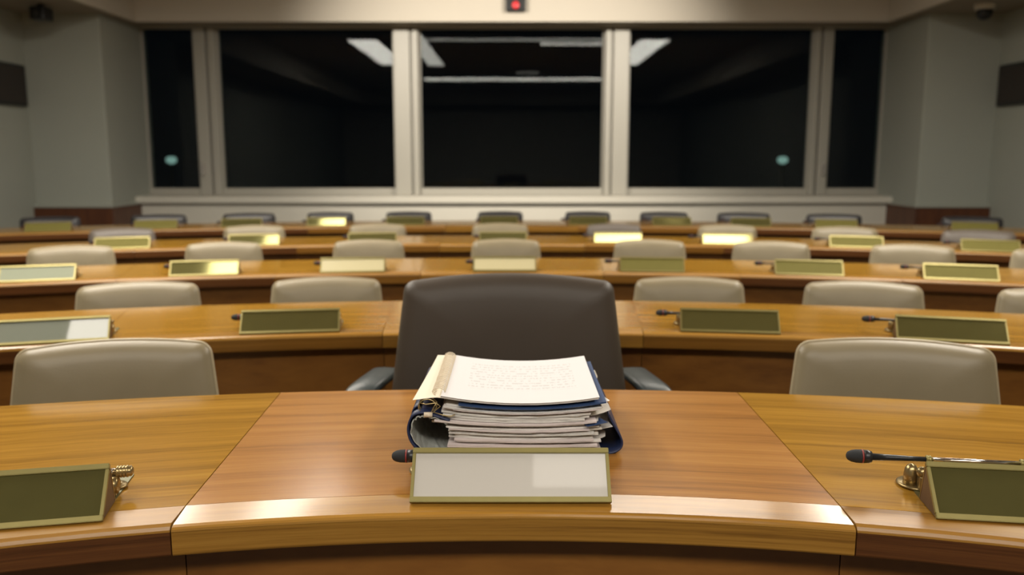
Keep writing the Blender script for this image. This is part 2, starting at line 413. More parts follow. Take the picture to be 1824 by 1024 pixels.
def sweep(name, mat, sec, prof, parent, n=14, smooth=False, close=True):
    """profile points: (metres, 'f'|'b', z) measured from the front or back edge; swept along the section"""
    F, B, xa, xb, bxa, bxb = sec
    bm = bmesh.new(); uvl = bm.loops.layers.uv.new('UVMap')
    cols = []; g = 0.0009
    for i in range(n + 1):
        s = i / n
        x = xa + (xb - xa) * s; xb_ = bxa + (bxb - bxa) * s
        if i == 0: x += g; xb_ += g
        if i == n: x -= g; xb_ -= g
        p = Vector((x, F.y(x))); q = Vector((xb_, B.y(xb_))); d = (q - p).normalized(); Ln = (q - p).length
        col = []
        for t, side, z in prof:
            tt = t if side == 'f' else Ln - t
            c = p + d * tt
            col.append((bm.verts.new((c.x, c.y, z)), x, tt))
        cols.append(col)
    acc = [0.0]
    for a, b in zip(prof, prof[1:]):
        za, zb = a[2], b[2]
        acc.append(acc[-1] + (math.hypot(b[0] - a[0], zb - za) if a[1] == b[1] else 0.5))
    m = len(prof)
    for a, b in zip(cols, cols[1:]):
        for k in range(m if close else m - 1):
            k2 = (k + 1) % m
            f = bm.faces.new((a[k][0], b[k][0], b[k2][0], a[k2][0]))
            uu = [(a[k][1], acc[k]), (b[k][1], acc[k]), (b[k2][1], acc[k2] if k2 else acc[k] + 0.05), (a[k2][1], acc[k2] if k2 else acc[k] + 0.05)]
            for l, u in zip(f.loops, uu): l[uvl].uv = u
    if close:
        for col, rev in ((cols[0], False), (cols[-1], True)):
            vs = [c[0] for c in col]
            f = bm.faces.new(vs[::-1] if rev else vs)
            for l in f.loops: l[uvl].uv = (l.vert.co.y, l.vert.co.z)
    bmesh.ops.recalc_face_normals(bm, faces=bm.faces)
    return link(name, bm, mat, parent)
ST = 0.066   # depth of the edge strip
TILT = 0.0042
def strip_prof(tilt):
    return [(ST - 0.0012, 'f', 0.7500), (ST - 0.0012, 'f', 0.712), (0.0050, 'f', 0.706), (0.0050, 'f', 0.7382), (0.0001, 'f', 0.7382),
            (0.0008, 'f', 0.7412), (0.0035, 'f', 0.7438 + (0.0042 - tilt) * 0.6), (0.0085, 'f', 0.7500 - tilt)]
face_prof = [(0.0045, 'f', 0.7025), (0.0012, 'f', 0.7030), (0.0, 'f', 0.7055), (0.0, 'f', 0.7378), (0.0045, 'f', 0.7378)]
field_prof = [(ST, 'f', 0.7500), (0.010, 'b', 0.7500), (0.003, 'b', 0.7482), (0.0, 'b', 0.7440), (0.0, 'b', 0.716), (ST, 'f', 0.716)]
front_prof = [(0.052, 'f', 0.0), (0.070, 'f', 0.0), (0.070, 'f', 0.703), (0.052, 'f', 0.703)]
side_words = {3: ['left', 'centre', 'right'],
              5: ['outermost left', 'inner left', 'centre', 'inner right', 'outermost right'],
              7: ['outermost left', 'second from the left', 'inner left', 'centre', 'inner right', 'second from the right', 'outermost right']}
for ri, R in enumerate(ROWS):
    sm = R['seams']; ns = len(sm) - 1
    def back_x(x):
        p = Vector((x, R['f'].y(x))); d = (p - CEN).normalized()
        t = 0.55
        for _ in range(8):
            q = p + d * t; t += R['b'].y(q.x) - q.y
        return (p + d * t).x
    bx = R.get('bx') or [back_x(x) for x in sm]
    for k in range(ns):
        sec = (R['f'], R['b'], sm[k], sm[k+1], bx[k], bx[k+1])
        wd = side_words[ns][k]
        lb = '%s section of the %s curved wooden desk' % (wd, R['name'])
        if ri == 0: lb = ['left section of the front-row desk, golden top with dark edge', 'centre section of the front-row desk, reddish top under the paper stack', 'right section of the front-row desk, golden top with dark edge'][k]
        t = thing('curved_desk', lb, 'desk', ((sm[k]+sm[k+1])/2 * 0, 0, 0), 0, 'sections of the ' + R['name'] + ' desk')
        centre = (k == ns // 2)
        top = M['wood_red'] if (ri == 0 and centre) else M['wood_gold']
        edge = M['wood_edge'] if centre or ri == 1 else M['wood_mid']
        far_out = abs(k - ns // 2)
        face = M['face_light'] if centre else (M['face_half_shaded'] if (ri >= 1 and far_out == 1) else M['face_shaded'])  # outer faces darker: weaker light at the sides put into the wood colour
        sweep('desktop', top, sec, field_prof, t)
        sweep('edge_strip', edge, sec, strip_prof(TILT if centre else 0.0012), t)
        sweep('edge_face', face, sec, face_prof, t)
        sweep('front_panel', M['wood_front'], sec, front_prof, t)
        for e, (xf, xk) in enumerate(((sm[k], bx[k]), (sm[k+1], bx[k+1]))):
            s = 1 if e == 0 else -1
            p = Vector((xf + s*0.018, R['f'].y(xf))); q = Vector((xk + s*0.018, R['b'].y(xk))); d = (q - p).normalized(); Ln = (q-p).length
            nrm = Vector((-d.y, d.x)) * 0.009
            bm = bmesh.new(); vs = []
            a = p + d * 0.075; b = p + d * (Ln - 0.04)
            for z in (0.0, 0.714):
                for c in (a + nrm, a - nrm, b - nrm, b + nrm): vs.append(bm.verts.new((c.x, c.y, z)))
            for f in ((3,2,1,0),(4,5,6,7),(0,1,5,4),(1,2,6,5),(2,3,7,6),(3,0,4,7)): bm.faces.new([vs[i] for i in f])
            bmesh.ops.recalc_face_normals(bm, faces=bm.faces)
            uvl = bm.loops.layers.uv.new('UVMap')
            for f in bm.faces:
                for l in f.loops: l[uvl].uv = (l.vert.co.y, l.vert.co.z)
            link('side_panel', bm, M['wood_front'], t)

def px_to_x(px, circ, off, z):
    """ground position on a circle (radius + off) that is seen in column px at height z"""
    x = 0.0
    for _ in range(30):
        y = circ.cy + math.sqrt((circ.R + off)**2 - x*x)
        d = y * math.cos(PITCH) + (CAM[2] - z) * math.sin(PITCH)
        x = (px - 912) / 1500 * d
    y = circ.cy + math.sqrt((circ.R + off)**2 - x*x)
    return x, y

# ------------------------------------------------------------------ nameplate holders and microphones
def make_holder(insert):
    t = thing('nameplate_holder', None, None)
    hw = 0.15; A = Vector((0, 0.0, 0.0)); T = Vector((0, 0.059, 0.063))
    u = (T - A).normalized(); n = Vector((0, -u.z, u.y))      # up the slope, outward normal
    Ls = (T - A).length
    def slab(bm, x0, x1, s0, s1, d0, d1, bev=0.0):
        vs = []
        for d in (d0, d1):
            for x, s in ((x0, s0), (x1, s0), (x1, s1), (x0, s1)):
                p = A + u * s + n * d; vs.append(bm.verts.new((x, p.y, p.z)))
        fs = [bm.faces.new([vs[i] for i in f]) for f in ((3,2,1,0),(4,5,6,7),(0,1,5,4),(1,2,6,5),(2,3,7,6),(3,0,4,7))]
        if bev: bmesh.ops.bevel(bm, geom=list({e for f in fs for e in f.edges}), offset=bev, segments=2, affect='EDGES')
    bm = bmesh.new()
    slab(bm, -hw, hw, 0.0, 0.0085, -0.003, 0.0045, 0.0008); slab(bm, -hw, hw, Ls - 0.0085, Ls, -0.003, 0.0045, 0.0008)
    slab(bm, -hw, -hw + 0.005, 0.0085, Ls - 0.0085, -0.003, 0.003, 0.0005); slab(bm, hw - 0.005, hw, 0.0085, Ls - 0.0085, -0.003, 0.003, 0.0005)
    link('frame', bm, M['brass'], t)
    bm = bmesh.new(); slab(bm, -hw + 0.005, hw - 0.005, 0.0085, Ls - 0.0085, -0.0025, 0.0006)
    link('name_panel', bm, insert, t)
    bm = bmesh.new()
    for (p0, p1) in (((0.056, 0.060), (0.070, 0.002)),):
        vs = [bm.verts.new(v) for v in ((-hw, p0[0], p0[1]), (hw, p0[0], p0[1]), (hw, p1[0], p1[1]), (-hw, p1[0], p1[1]),
              (-hw, p0[0]+.003, p0[1]), (hw, p0[0]+.003, p0[1]), (hw, p1[0]+.003, p1[1]), (-hw, p1[0]+.003, p1[1]))]
        for f in ((3,2,1,0),(4,5,6,7),(0,1,5,4),(1,2,6,5),(2,3,7,6),(3,0,4,7)): bm.faces.new([vs[i] for i in f])
    bmesh.ops.recalc_face_normals(bm, faces=bm.faces)
    link('back_panel', bm, M['brass_old'], t)
    for s in (-1, 1):
        bm = bmesh.new(); vs = []
        for x in (s*(hw - 0.0005), s*(hw - 0.003)):
            vs.append([bm.verts.new((x, y, z)) for y, z in ((0.004, 0.001), (0.070, 0.001), (0.059, 0.060))])
        bm.faces.new(vs[0]); bm.faces.new(vs[1][::-1])
        for i in range(3): bm.faces.new((vs[0][i], vs[0][(i+1)%3], vs[1][(i+1)%3], vs[1][i]))
        bmesh.ops.recalc_face_normals(bm, faces=bm.faces)
        link('side_plate', bm, M['brass_side'], t)
    # flat mounting plate lying on the desk, tapering towards the back
    bm = bmesh.new()
    out = [(-0.135, 0.012), (0.135, 0.012), (0.149, 0.085), (0.153, 0.178), (0.147, 0.189), (0.125, 0.180), (0.07, 0.125), (-0.07, 0.125), (-0.120, 0.145), (-0.140, 0.145), (-0.148, 0.130), (-0.149, 0.060)]
    lo = [bm.verts.new((x, y, 0.0)) for x, y in out]; hi = [bm.verts.new((x, y, 0.0022)) for x, y in out]
    bm.faces.new(lo[::-1]); bm.faces.new(hi)
    for i in range(len(out)): bm.faces.new((lo[i], lo[(i+1)%len(out)], hi[(i+1)%len(out)], hi[i]))
    link('base_plate', bm, M['brass_plate'], t)
    for s in (-1, 1):
        bm = bmesh.new()
        cx = s * 0.136
        fr = 1.0 if s < 0 else 0.62
        lathe(bm, [(0.0022, 0.030*fr), (0.0045, 0.030*fr), (0.0062, 0.027*fr), (0.0062, 0.022*fr), (0.0085, 0.0185*fr), (0.0090, 0.013*fr)], (cx, 0.128, 0), 'Z', 24)
        fl = link('flange', bm, M['brass_old'], t, True)
        if s < 0:
            bm = bmesh.new()
            lathe(bm, [(0.006, 0.0115), (0.022, 0.0108), (0.030, 0.0095), (0.035, 0.0065), (0.038, 0.0015)], (-0.148, 0.120, 0), 'Z', 20)
            link('post', bm, M['brass_old'], t, True)
            bm = bmesh.new()
            lathe(bm, [(-0.0090, 0.001), (-0.0078, 0.0045), (-0.0045, 0.0078), (0, 0.009), (0.0045, 0.0078), (0.0078, 0.0045), (0.0090, 0.001)], (-0.138, 0.102, 0.031), 'Z', 16)
            box(bm, -0.143, -0.133, 0.094, 0.112, 0.002, 0.026, 0.002)
        else:
            bm = bmesh.new()
            lathe(bm, [(-0.008, 0.009), (-0.006, 0.0135), (0.006, 0.0135), (0.008, 0.009)], (0.143, 0.096, 0.017), 'X', 20)
            box(bm, 0.138, 0.148, 0.086, 0.106, 0.002, 0.017, 0.001)
        link('hinge_lug', bm, M['brass_old'], t, True)
    return t
def make_mic():
    t = thing('microphone', None, None)
    y, z = 0.104, 0.0345
    o = (0, y, z); x0 = -0.190
    bm = lathe(bmesh.new(), [(x0, 0.003), (x0+.002, 0.0062), (x0+.007, 0.0088), (x0+.014, 0.0102), (x0+.020, 0.0104), (x0+.022, 0.0104)], o)
    link('windscreen', bm, M['foam'], t, True)
    link('red_ring', lathe(bmesh.new(), [(x0+.022, 0.0106), (x0+.0245, 0.0106)], o), M['red'], t, True)
    bm = lathe(bmesh.new(), [(x0+.0245, 0.0104), (x0+.033, 0.0100), (x0+.037, 0.0085), (x0+.0375, 0.0055), (x0+.060, 0.0048), (x0+.090, 0.0038), (x0+.118, 0.0036)], o)
    link('neck', bm, M['black'], t, True)
    bm = lathe(bmesh.new(), [(x0+.116, 0.0045), (x0+.117, 0.0062), (x0+.119, 0.0062), (x0+.120, 0.005), (x0+.121, 0.0062), (x0+.123, 0.0062), (x0+.124, 0.0045)], o)
    link('collar', bm, M['brass'], t, True)
    bm = lathe(bmesh.new(), [(x0+.124, 0.0036), (x0+.252, 0.0036)], o); link('thin_tube', bm, M['chrome'], t, True)
    bm = lathe(bmesh.new(), [(x0+.250, 0.005), (x0+.251, 0.0066), (x0+.254, 0.0066), (x0+.2545, 0.0055), (x0+.255, 0.0066), (x0+.258, 0.0066), (x0+.259, 0.005)], o)
    link('collar', bm, M['brass'], t, True)
    bm = lathe(bmesh.new(), [(x0+.258, 0.0058), (x0+.317, 0.0058)], o); link('thick_tube', bm, M['chrome'], t, True)
    pts = [(x0+.316, 0.0072)]
    for k in range(4):
        pts += [(x0+.317+k*.0045, 0.0092), (x0+.3195+k*.0045, 0.0092), (x0+.3205+k*.0045, 0.0078)]
    pts += [(x0+.337, 0.0085), (x0+.340, 0.005)]
    link('knurled_knob', lathe(bmesh.new(), pts, o), M['brass_old'], t, True)
    return t

protos = {}
def holder_at(x, y, ang, sc, label, insert, group):
    if insert not in protos:
        protos[insert] = make_holder(M[insert]); h = protos[insert]
    else:
        h = copy_tree(protos[insert])
    h.location = (x, y, 0.7502); h.rotation_euler = (0, 0, ang); h.scale = (sc, sc, sc)
    tag(h, label, 'nameplate', group)
    return h
def mic_at(x, y, ang, sc, slide, label, group):
    if 'mic' not in protos: protos['mic'] = make_mic(); m = protos['mic']
    else: m = copy_tree(protos['mic'])
    m.location = (x + slide * math.cos(ang), y + slide * math.sin(ang), 0.7502 + ((0.017 if y < 1.5 else 0.004) if slide < -0.02 else 0.0)); m.rotation_euler = (0, 0, ang); m.scale = (sc, sc, sc)
    tag(m, label, 'microphone', group)

rown = ['front row', 'second row', 'third row', 'fourth row', 'back row']
# front row: measured one by one
def row1(cx, cy, ang, slide, ins, lb, ml):
    holder_at(cx, cy, ang, 1.0, lb, ins, 'nameplate holders in the front row')
    mic_at(cx, cy, ang, 1.0, slide, ml, 'microphones in the front row')
a = math.radians(11.8)
row1(-0.576 - 0.15*math.cos(a), 1.121 - 0.15*math.sin(a), a, 0.020, 'brass_panel', 'olive brass nameplate holder on the left section of the front desk', 'microphone folded down behind the left nameplate of the front desk')
row1(-0.002, 1.186, 0.0, 0.0, 'card', 'large brass nameplate holder with blank pale card before the paper stack', 'black microphone head poking out beside the nameplate before the paper stack')
a = math.radians(-7.9)
row1(0.601 + 0.15*math.cos(a), 1.129 + 0.15*math.sin(a), a, -0.060, 'brass_panel', 'olive brass nameplate holder on the right section of the front desk', 'black and chrome microphone lying behind the right nameplate of the front desk')

PL = {
 1: [93, 516, 912, 1301, 1697],
 2: [65, 363, 628, 899, 1162, 1442, 1713],
 3: [217, 452, 663, 896, 1101, 1296, 1526, 1765],
 4: [85, 277, 430, 581, 722, 889, 1048, 1197, 1338, 1490, 1737],
}
OFF = {1: 0.020, 2: 0.035, 3: 0.05, 4: 0.06}
for ri, lst in PL.items():
    for k, px in enumerate(lst):
        x, y = px_to_x(px, ROWS[ri]['f'], OFF[ri], 0.76)
        ang = -math.atan2(x, y - ROWS[ri]['f'].cy)
        ins = 'brass_panel'
        if (ri, k) in ((1, 0), (2, 0)): ins = 'card_green'
        if (ri, k) in ((2, 2), (2, 3)): ins = 'cream_front'  # these two panels get a plain cream front
        sl = 0.0 if x < 0.3 else -0.045 * min(1, (x - 0.2) / 0.6) - 0.0
        if (ri, k) in ((2, 6), (2, 5), (2, 4), (3, 0), (3, 6), (3, 7), (4, 0), (4, 1), (4, 9), (4, 10)): ins = 'brass_matte'
        if (ri, k) == (2, 0): ins = 'card_dull'
        kind = {'card_green': 'grey-green fronted', 'card_dull': 'grey-green fronted', 'cream_front': 'cream fronted'}.get(ins, 'olive brass')
        holder_at(x, y, ang, 0.95, '%s nameplate holder, %s from the left in the %s' % (kind, ORD[k], rown[ri]), ins, 'nameplate holders in the ' + rown[ri])
        mic_at(x, y, ang, 0.95, sl, 'microphone lying behind the %s nameplate from the left in the %s' % (ORD[k], rown[ri]), 'microphones in the ' + rown[ri])

# ------------------------------------------------------------------ chairs
def outline(wt, wb, zb, zt, arch, rc, n=7):
    """rounded trapezoid (x, z), counter-clockwise, top edge arched"""
    c = [(-wb/2, zb), (wb/2, zb), (wt/2, zt - arch), (-wt/2, zt - arch)]
    pts = []
    for i in range(4):
        p = Vector(c[i]); a = (Vector(c[i-1]) - p).normalized(); b = (Vector(c[(i+1) % 4]) - p).normalized()
        half = a.angle(b) / 2; d = rc / math.tan(half)
        s = p + a * d; e = p + b * d; ce = p + (a + b).normalized() * (rc / math.sin(half))
        a0 = math.atan2(s.y - ce.y, s.x - ce.x); a1 = math.atan2(e.y - ce.y, e.x - ce.x)
        while a1 < a0: a1 += 2 * PI
        for k in range(n):
            t = a0 + (a1 - a0) * k / (n - 1); pts.append((ce.x + rc * math.cos(t), ce.y + rc * math.sin(t)))
        q0 = pts[-1]; nx = c[(i+1) % 4]
        if i == 2:      # subdivide the top edge for the arch
            x0 = q0[0]; x1 = -x0
            for k in range(1, 12):
                x = x0 + (x1 - x0) * k / 12; pts.append((x, zt - arch + arch * (1 - (x / x0) ** 2)))
    return pts
def cushion(pts, thick, lean, wrap, bulge=7.0, rings=9, zref=0.5):
    """pillow with rounded rim from an outline in x,z"""
    bm = bmesh.new()
    cx = sum(p[0] for p in pts) / len(pts); cz = (min(p[1] for p in pts) + max(p[1] for p in pts)) / 2
    def pos(x, z, s, side):
        d = thick / 2 * (1 - s ** bulge) ** 0.5 if s < 1 else 0
        y = side * d + (z - zref) * lean - wrap * x * x
        return (x, y, z)
    ss = [1.0, 0.995, 0.98, 0.955, 0.92, 0.86, 0.74, 0.5, 0.25]
    loops = {}
    for side in (-1, 1):
        prev = None
        for j, s in enumerate(ss):
            if j == 0 and side == 1: ring = loops['rim']
            else: ring = [bm.verts.new(pos(cx + (x - cx) * s, cz + (z - cz) * s, s, side)) for x, z in pts]
            if j == 0 and side == -1: loops['rim'] = ring
            if prev:
                for i in range(len(pts)):
                    k = (i + 1) % len(pts)
                    bm.faces.new((prev[i], prev[k], ring[k], ring[i]))
            prev = ring
        c = bm.verts.new(pos(cx, cz, 0, side))
        for i in range(len(pts)): bm.faces.new((prev[i], prev[(i+1) % len(pts)], c))
    bmesh.ops.recalc_face_normals(bm, faces=bm.faces)
    return bm
def chair_base(t, mat, seatmat, sw):
    bm = bmesh.new(); box(bm, -sw/2, sw/2, -0.30, 0.10, 0.42, 0.49, 0.03, 4); link('seat', bm, seatmat, t, True)
    link('column', lathe(bmesh.new(), [(0.09, 0.035), (0.25, 0.035), (0.25, 0.022), (0.42, 0.022)], (0, -0.10, 0), 'Z', 12), M['steel'], t, True)
    for k in range(5):
        a = 2 * PI * k / 5 + 0.3; c, s = math.cos(a), math.sin(a)
        bm = bmesh.new()
        tube(bm, [(0.03*c, -0.10 + 0.03*s, 0.10), (0.26*c, -0.10 + 0.26*s, 0.065)], [0.022, 0.014], 8)
        lg = link('leg', bm, mat, t)
        link('castor', lathe(bmesh.new(), [(-0.012, 0.026), (0.012, 0.026)], (0.25*c, -0.10 + 0.25*s, 0.026), 'X', 12), M['black'], lg)
    bm = bmesh.new(); tube(bm, [(0, 0.05, 0.44), (0, 0.09, 0.45), (0, 0.10, 0.56)], 0.02, 8); link('back_bracket', bm, M['steel'], t)
def make_chair(mat, pipe, wt=0.405, wb=0.475, top=0.825, thick=0.07):
    t = thing('conference_chair', None, None)
    pts = outline(wt, wb, 0.50, top, 0.010, 0.030)
    b = link('backrest', cushion(pts, thick, 0.16, 0.35), mat, t, True)
    bm = bmesh.new(); tube(bm, [(x*1.0, 0.0 + (z - 0.5)*0.16 - 0.35*x*x, z) for x, z in pts], 0.0042, 6, closed=True)
    link('piping', bm, pipe, b, True)
    chair_base(t, M['steel'], mat, 0.45)
    return t
def make_black_chair():
    t = thing('conference_chair', None, None)
    pts = outline(0.40, 0.43, 0.52, 0.805, 0.006, 0.022)
    b = link('backrest', cushion(pts, 0.045, 0.12, 0.25), M['black_leather'], t, True)
    bm = bmesh.new(); tube(bm, [(x, 0.012 + (z - 0.5)*0.12 - 0.25*x*x, z) for x, z in pts], 0.009, 8, closed=True)
    link('back_frame', bm, M['black'], b, True)
    chair_base(t, M['steel'], M['black_leather'], 0.45)
    return t
kinds = {'tan': make_chair(M['tan'], M['tan_pipe']), 'grey': make_chair(M['greyleather'], M['greyleather']), 'black': make_black_chair()}
used = set()
CH = {
 0: [(198, 'tan', 1.03), (1600, 'tan', 1.05)],
 1: [(243, 'tan', 1.0), (580, 'tan', 0.97), (912, 'tan', 1.0), (1229, 'tan', 0.97), (1541, 'tan', 0.98), (1905, 'tan', 1.0)],
 2: [(124, 'tan', 0.93), (397, 'tan', 0.90), (656, 'tan', 0.88), (901, 'tan', 0.87), (1158, 'tan', 0.89), (1375, 'tan', 0.92), (1628, 'tan', 0.93), (1888, 'tan', 0.93)],
 3: [(216, 'grey', 0.92), (452, 'tan', 0.92), (672, 'tan', 0.90), (891, 'tan', 0.90), (1094, 'grey', 0.88), (1296, 'tan', 0.90), (1506, 'tan', 0.95), (1745, 'grey', 0.98)],
 4: [(88, 'black', 0.98), (282, 'black', 0.98), (443, 'black', 0.98), (588, 'black', 0.90), (728, 'black', 0.90), (891, 'black', 0.90), (1047, 'black', 0.90), (1183, 'black', 0.94), (1325, 'black', 1.0), (1486, 'black', 1.0), (1733, 'black', 1.0)],
}
BOFF = {0: 0.16, 1: 0.20, 2: 0.22, 3: 0.22, 4: 0.22}
ZTOP = {0: 0.832, 1: 0.800, 2: 0.818, 3: 0.806, 4: 0.80}
cname = {'tan': 'tan leather conference chair', 'grey': 'grey-brown leather conference chair', 'black': 'black-framed dark conference chair'}
for ri, lst in CH.items():
    for k, (px, kd, sc) in enumerate(lst):
        x, y = px_to_x(px, ROWS[ri]['b'], BOFF[ri], ZTOP[ri])
        ang = -math.atan2(x, y - ROWS[ri]['b'].cy)
        if kd not in used: t = kinds[kd]; used.add(kd)
        else: t = copy_tree(kinds[kd])
        base_top = 0.825 if kd != 'black' else 0.805
        t.location = (x, y, 0); t.rotation_euler = (0, 0, ang)
        t.scale = (sc, sc, ZTOP[ri] / base_top)
        if ri == 0: lb = 'tan leather chair behind the %s section of the front desk' % ('left' if k == 0 else 'right')
        elif ri == 1 and k == 2: lb = 'tan leather chair hidden behind the tall brown armchair, second row'
        else: lb = '%s, %s from the left in the %s' % (cname[kd], ORD[k], rown[ri])
        tag(t, lb, 'chair', 'chairs behind the %s desk' % rown[ri])

# the tall dark brown armchair in the middle
t = thing('executive_chair', 'tall dark brown leather armchair facing the paper stack', 'chair', (-0.008, 2.13, 0))
pts = outline(0.530, 0.640, 0.50, 0.963, 0.016, 0.030)
link('backrest', cushion(pts, 0.095, 0.10, 0.28, bulge=9.0, zref=0.8), M['brown'], t, True)
bm = bmesh.new(); box(bm, -0.27, 0.27, -0.42, 0.04, 0.41, 0.51, 0.035, 4); link('seat', bm, M['brown'], t, True)
for s in (-1, 1):
    # loop armrest: pad running forward, then curving down to the seat
    path = [(s*0.335, 0.10, 0.680), (s*0.343, 0.03, 0.684), (s*0.355, -0.04, 0.684), (s*0.372, -0.10, 0.673), (s*0.382, -0.150, 0.638), (s*0.388, -0.172, 0.60), (s*0.380, -0.165, 0.53), (s*0.33, -0.13, 0.47), (s*0.26, -0.12, 0.45)]
    bm = bmesh.new(); rings = []
    P = [Vector(p) for p in path]
    # refine with Catmull-Rom
    Q = []
    for i in range(len(P) - 1):
        p0 = P[max(i-1, 0)]; p1 = P[i]; p2 = P[i+1]; p3 = P[min(i+2, len(P)-1)]
        for k in range(5):
            u = k / 5
            Q.append(0.5*((2*p1) + (p2-p0)*u + (2*p0-5*p1+4*p2-p3)*u*u + (3*p1-p0-3*p2+p3)*u**3))
    Q.append(P[-1])
    for i, p in enumerate(Q):
        tn = (Q[min(i+1, len(Q)-1)] - Q[max(i-1, 0)]).normalized()
        sd = Vector((1, 0, 0)); sd = (sd - tn * sd.dot(tn)).normalized(); up = tn.cross(sd)
        wdt = 0.038 if i < 28 else 0.030; th = 0.013
        ring = []
        for k in range(12):
            a = 2 * PI * k / 12; ca, sa = math.cos(a), math.sin(a)
            ca = math.copysign(abs(ca) ** 0.6, ca); sa = math.copysign(abs(sa) ** 0.6, sa)
            ring.append(bm.verts.new(p + sd * wdt * ca + up * th * sa))
        rings.append(ring)
    for A_, B_ in zip(rings, rings[1:]):
        for k in range(12): bm.faces.new((A_[k], A_[(k+1)%12], B_[(k+1)%12], B_[k]))
    bm.faces.new(rings[0][::-1]); bm.faces.new(rings[-1])
    bmesh.ops.recalc_face_normals(bm, faces=bm.faces)
    link('armrest', bm, M['arm'], t, True)
link('column', lathe(bmesh.new(), [(0.09, 0.04), (0.25, 0.04), (0.25, 0.025), (0.42, 0.025)], (0, -0.16, 0), 'Z', 12), M['steel'], t, True)
for k in range(5):
    a = 2 * PI * k / 5 + 0.3; c, s = math.cos(a), math.sin(a)
    bm = bmesh.new(); tube(bm, [(0.03*c, -0.16 + 0.03*s, 0.10), (0.30*c, -0.16 + 0.30*s, 0.065)], [0.024, 0.015], 8)
    lg = link('leg', bm, M['black'], t)
    link('castor', lathe(bmesh.new(), [(-0.012, 0.026), (0.012, 0.026)], (0.29*c, -0.16 + 0.29*s, 0.026), 'X', 12), M['black'], lg)

# ------------------------------------------------------------------ the stack of papers
DT = 0.7502
rnd = random.Random(11)
def smoothsag(x): return max(0.0, 1 - (x / 0.15) ** 2)
SX = 0.020       # centre of the stack in x
def level(h, x, yrel):
    """height of a layer whose middle lies h above the desk; upper layers sag in the middle"""
    k = min(1.0, max(0.0, (h - 0.010) / 0.085)) ** 0.8
    return DT + h + 0.0150 * k * (1 - smoothsag(x)) - 0.003 * k * math.sin(yrel * 2.0)
def sheet(name, mat, x0, x1, y0, y1, h, th, rot=0.0, parent=None, curl=None, nx=10, ny=4, jag=0.0, uv=False):
    bm = bmesh.new(); uvl = bm.loops.layers.uv.new('UVMap')
    cx, cy = (x0 + x1) / 2, (y0 + y1) / 2; c, s = math.cos(rot), math.sin(rot)
    G = []
    for j in range(ny + 1):
        row = []
        for i in range(nx + 1):
            u, v = i / nx, j / ny
            x = x0 + (x1 - x0) * u; y = y0 + (y1 - y0) * v
            if jag and i in (0, nx): x += rnd.uniform(-jag, jag)
            if jag and j == 0: y += rnd.uniform(-jag, jag) * 0.5
            X = cx + (x - cx) * c - (y - cy) * s; Y = cy + (x - cx) * s + (y - cy) * c
            z = level(h, X - SX, (Y - 1.37) / 0.3)
            if curl: z += curl(u, v)
            row.append((bm.verts.new((X, Y, z + th)), bm.verts.new((X, Y, z)), u, v))
        G.append(row)
    def face(vs, uvs):
        f = bm.faces.new(vs)
        for l, q in zip(f.loops, uvs): l[uvl].uv = q
    for j in range(ny):
        for i in range(nx):
            q = [G[j][i], G[j][i+1], G[j+1][i+1], G[j+1][i]]
            face([a[0] for a in q], [(a[2], a[3]) for a in q]); face([a[1] for a in q][::-1], [(a[2], a[3]) for a in q][::-1])
    for i in range(nx):
        for j, d in ((0, 1), (ny, -1)):
            a, b = G[j][i], G[j][i+1]; vs = [a[1], b[1], b[0], a[0]]
            face(vs if d == 1 else vs[::-1], [(0, 0)] * 4)
    for j in range(ny):
        for i, d in ((0, -1), (nx, 1)):
            a, b = G[j][i], G[j+1][i]; vs = [a[1], b[1], b[0], a[0]]
            face(vs if d == 1 else vs[::-1], [(0, 0)] * 4)
    return link(name, bm, mat, parent, False)

# soft navy binder wrapped round the papers
def ribbon(name, mat, prof, y0, y1, th, parent, wav=0.0, ny=10, smooth=True):
    """an x,z profile swept along y as a thin bent board"""
    P = [Vector(p) for p in prof]; Q = []
    for i in range(len(P) - 1):
        p0 = P[max(i-1, 0)]; p1 = P[i]; p2 = P[i+1]; p3 = P[min(i+2, len(P)-1)]
        for k in range(5):
            u = k / 5; Q.append(0.5*((2*p1) + (p2-p0)*u + (2*p0-5*p1+4*p2-p3)*u*u + (3*p1-p0-3*p2+p3)*u**3))
    Q.append(P[-1])
    bm = bmesh.new(); cols = []
    for j in range(ny + 1):
        y = y0 + (y1 - y0) * j / ny; col = []
        for i, p in enumerate(Q):
            tn = (Q[min(i+1, len(Q)-1)] - Q[max(i-1, 0)]).normalized(); nr = Vector((-tn.y, tn.x))
            o = wav * (rnd.random() - 0.5) * 2 if wav else 0
            yy = y + (wav * rnd.uniform(-1.2, 1.2) if (wav and j == 0) else 0)
            a = p + nr * (th / 2 + o); b = p - nr * (th / 2 - o)
            col.append((bm.verts.new((a.x, yy, max(a.y, DT))), bm.verts.new((b.x, yy, max(b.y, DT)))))
        cols.append(col)
    for A_, B_ in zip(cols, cols[1:]):
        for i in range(len(Q) - 1):
            bm.faces.new((A_[i][0], A_[i+1][0], B_[i+1][0], B_[i][0])); bm.faces.new((A_[i][1], B_[i][1], B_[i+1][1], A_[i+1][1]))
        for i in (0, len(Q) - 1): bm.faces.new((A_[i][0], B_[i][0], B_[i][1], A_[i][1]))
    for col in (cols[0], cols[-1]):
        for i in range(len(Q) - 1): bm.faces.new((col[i][0], col[i][1], col[i+1][1], col[i+1][0]))
    bmesh.ops.recalc_face_normals(bm, faces=bm.faces)
    return link(name, bm, mat, parent, smooth)
YF, YB = 1.372, 1.672
bd = thing('binder', 'navy blue soft binder wrapped round the paper stack', 'binder', (0, 0, 0))
z0 = DT + 0.0015
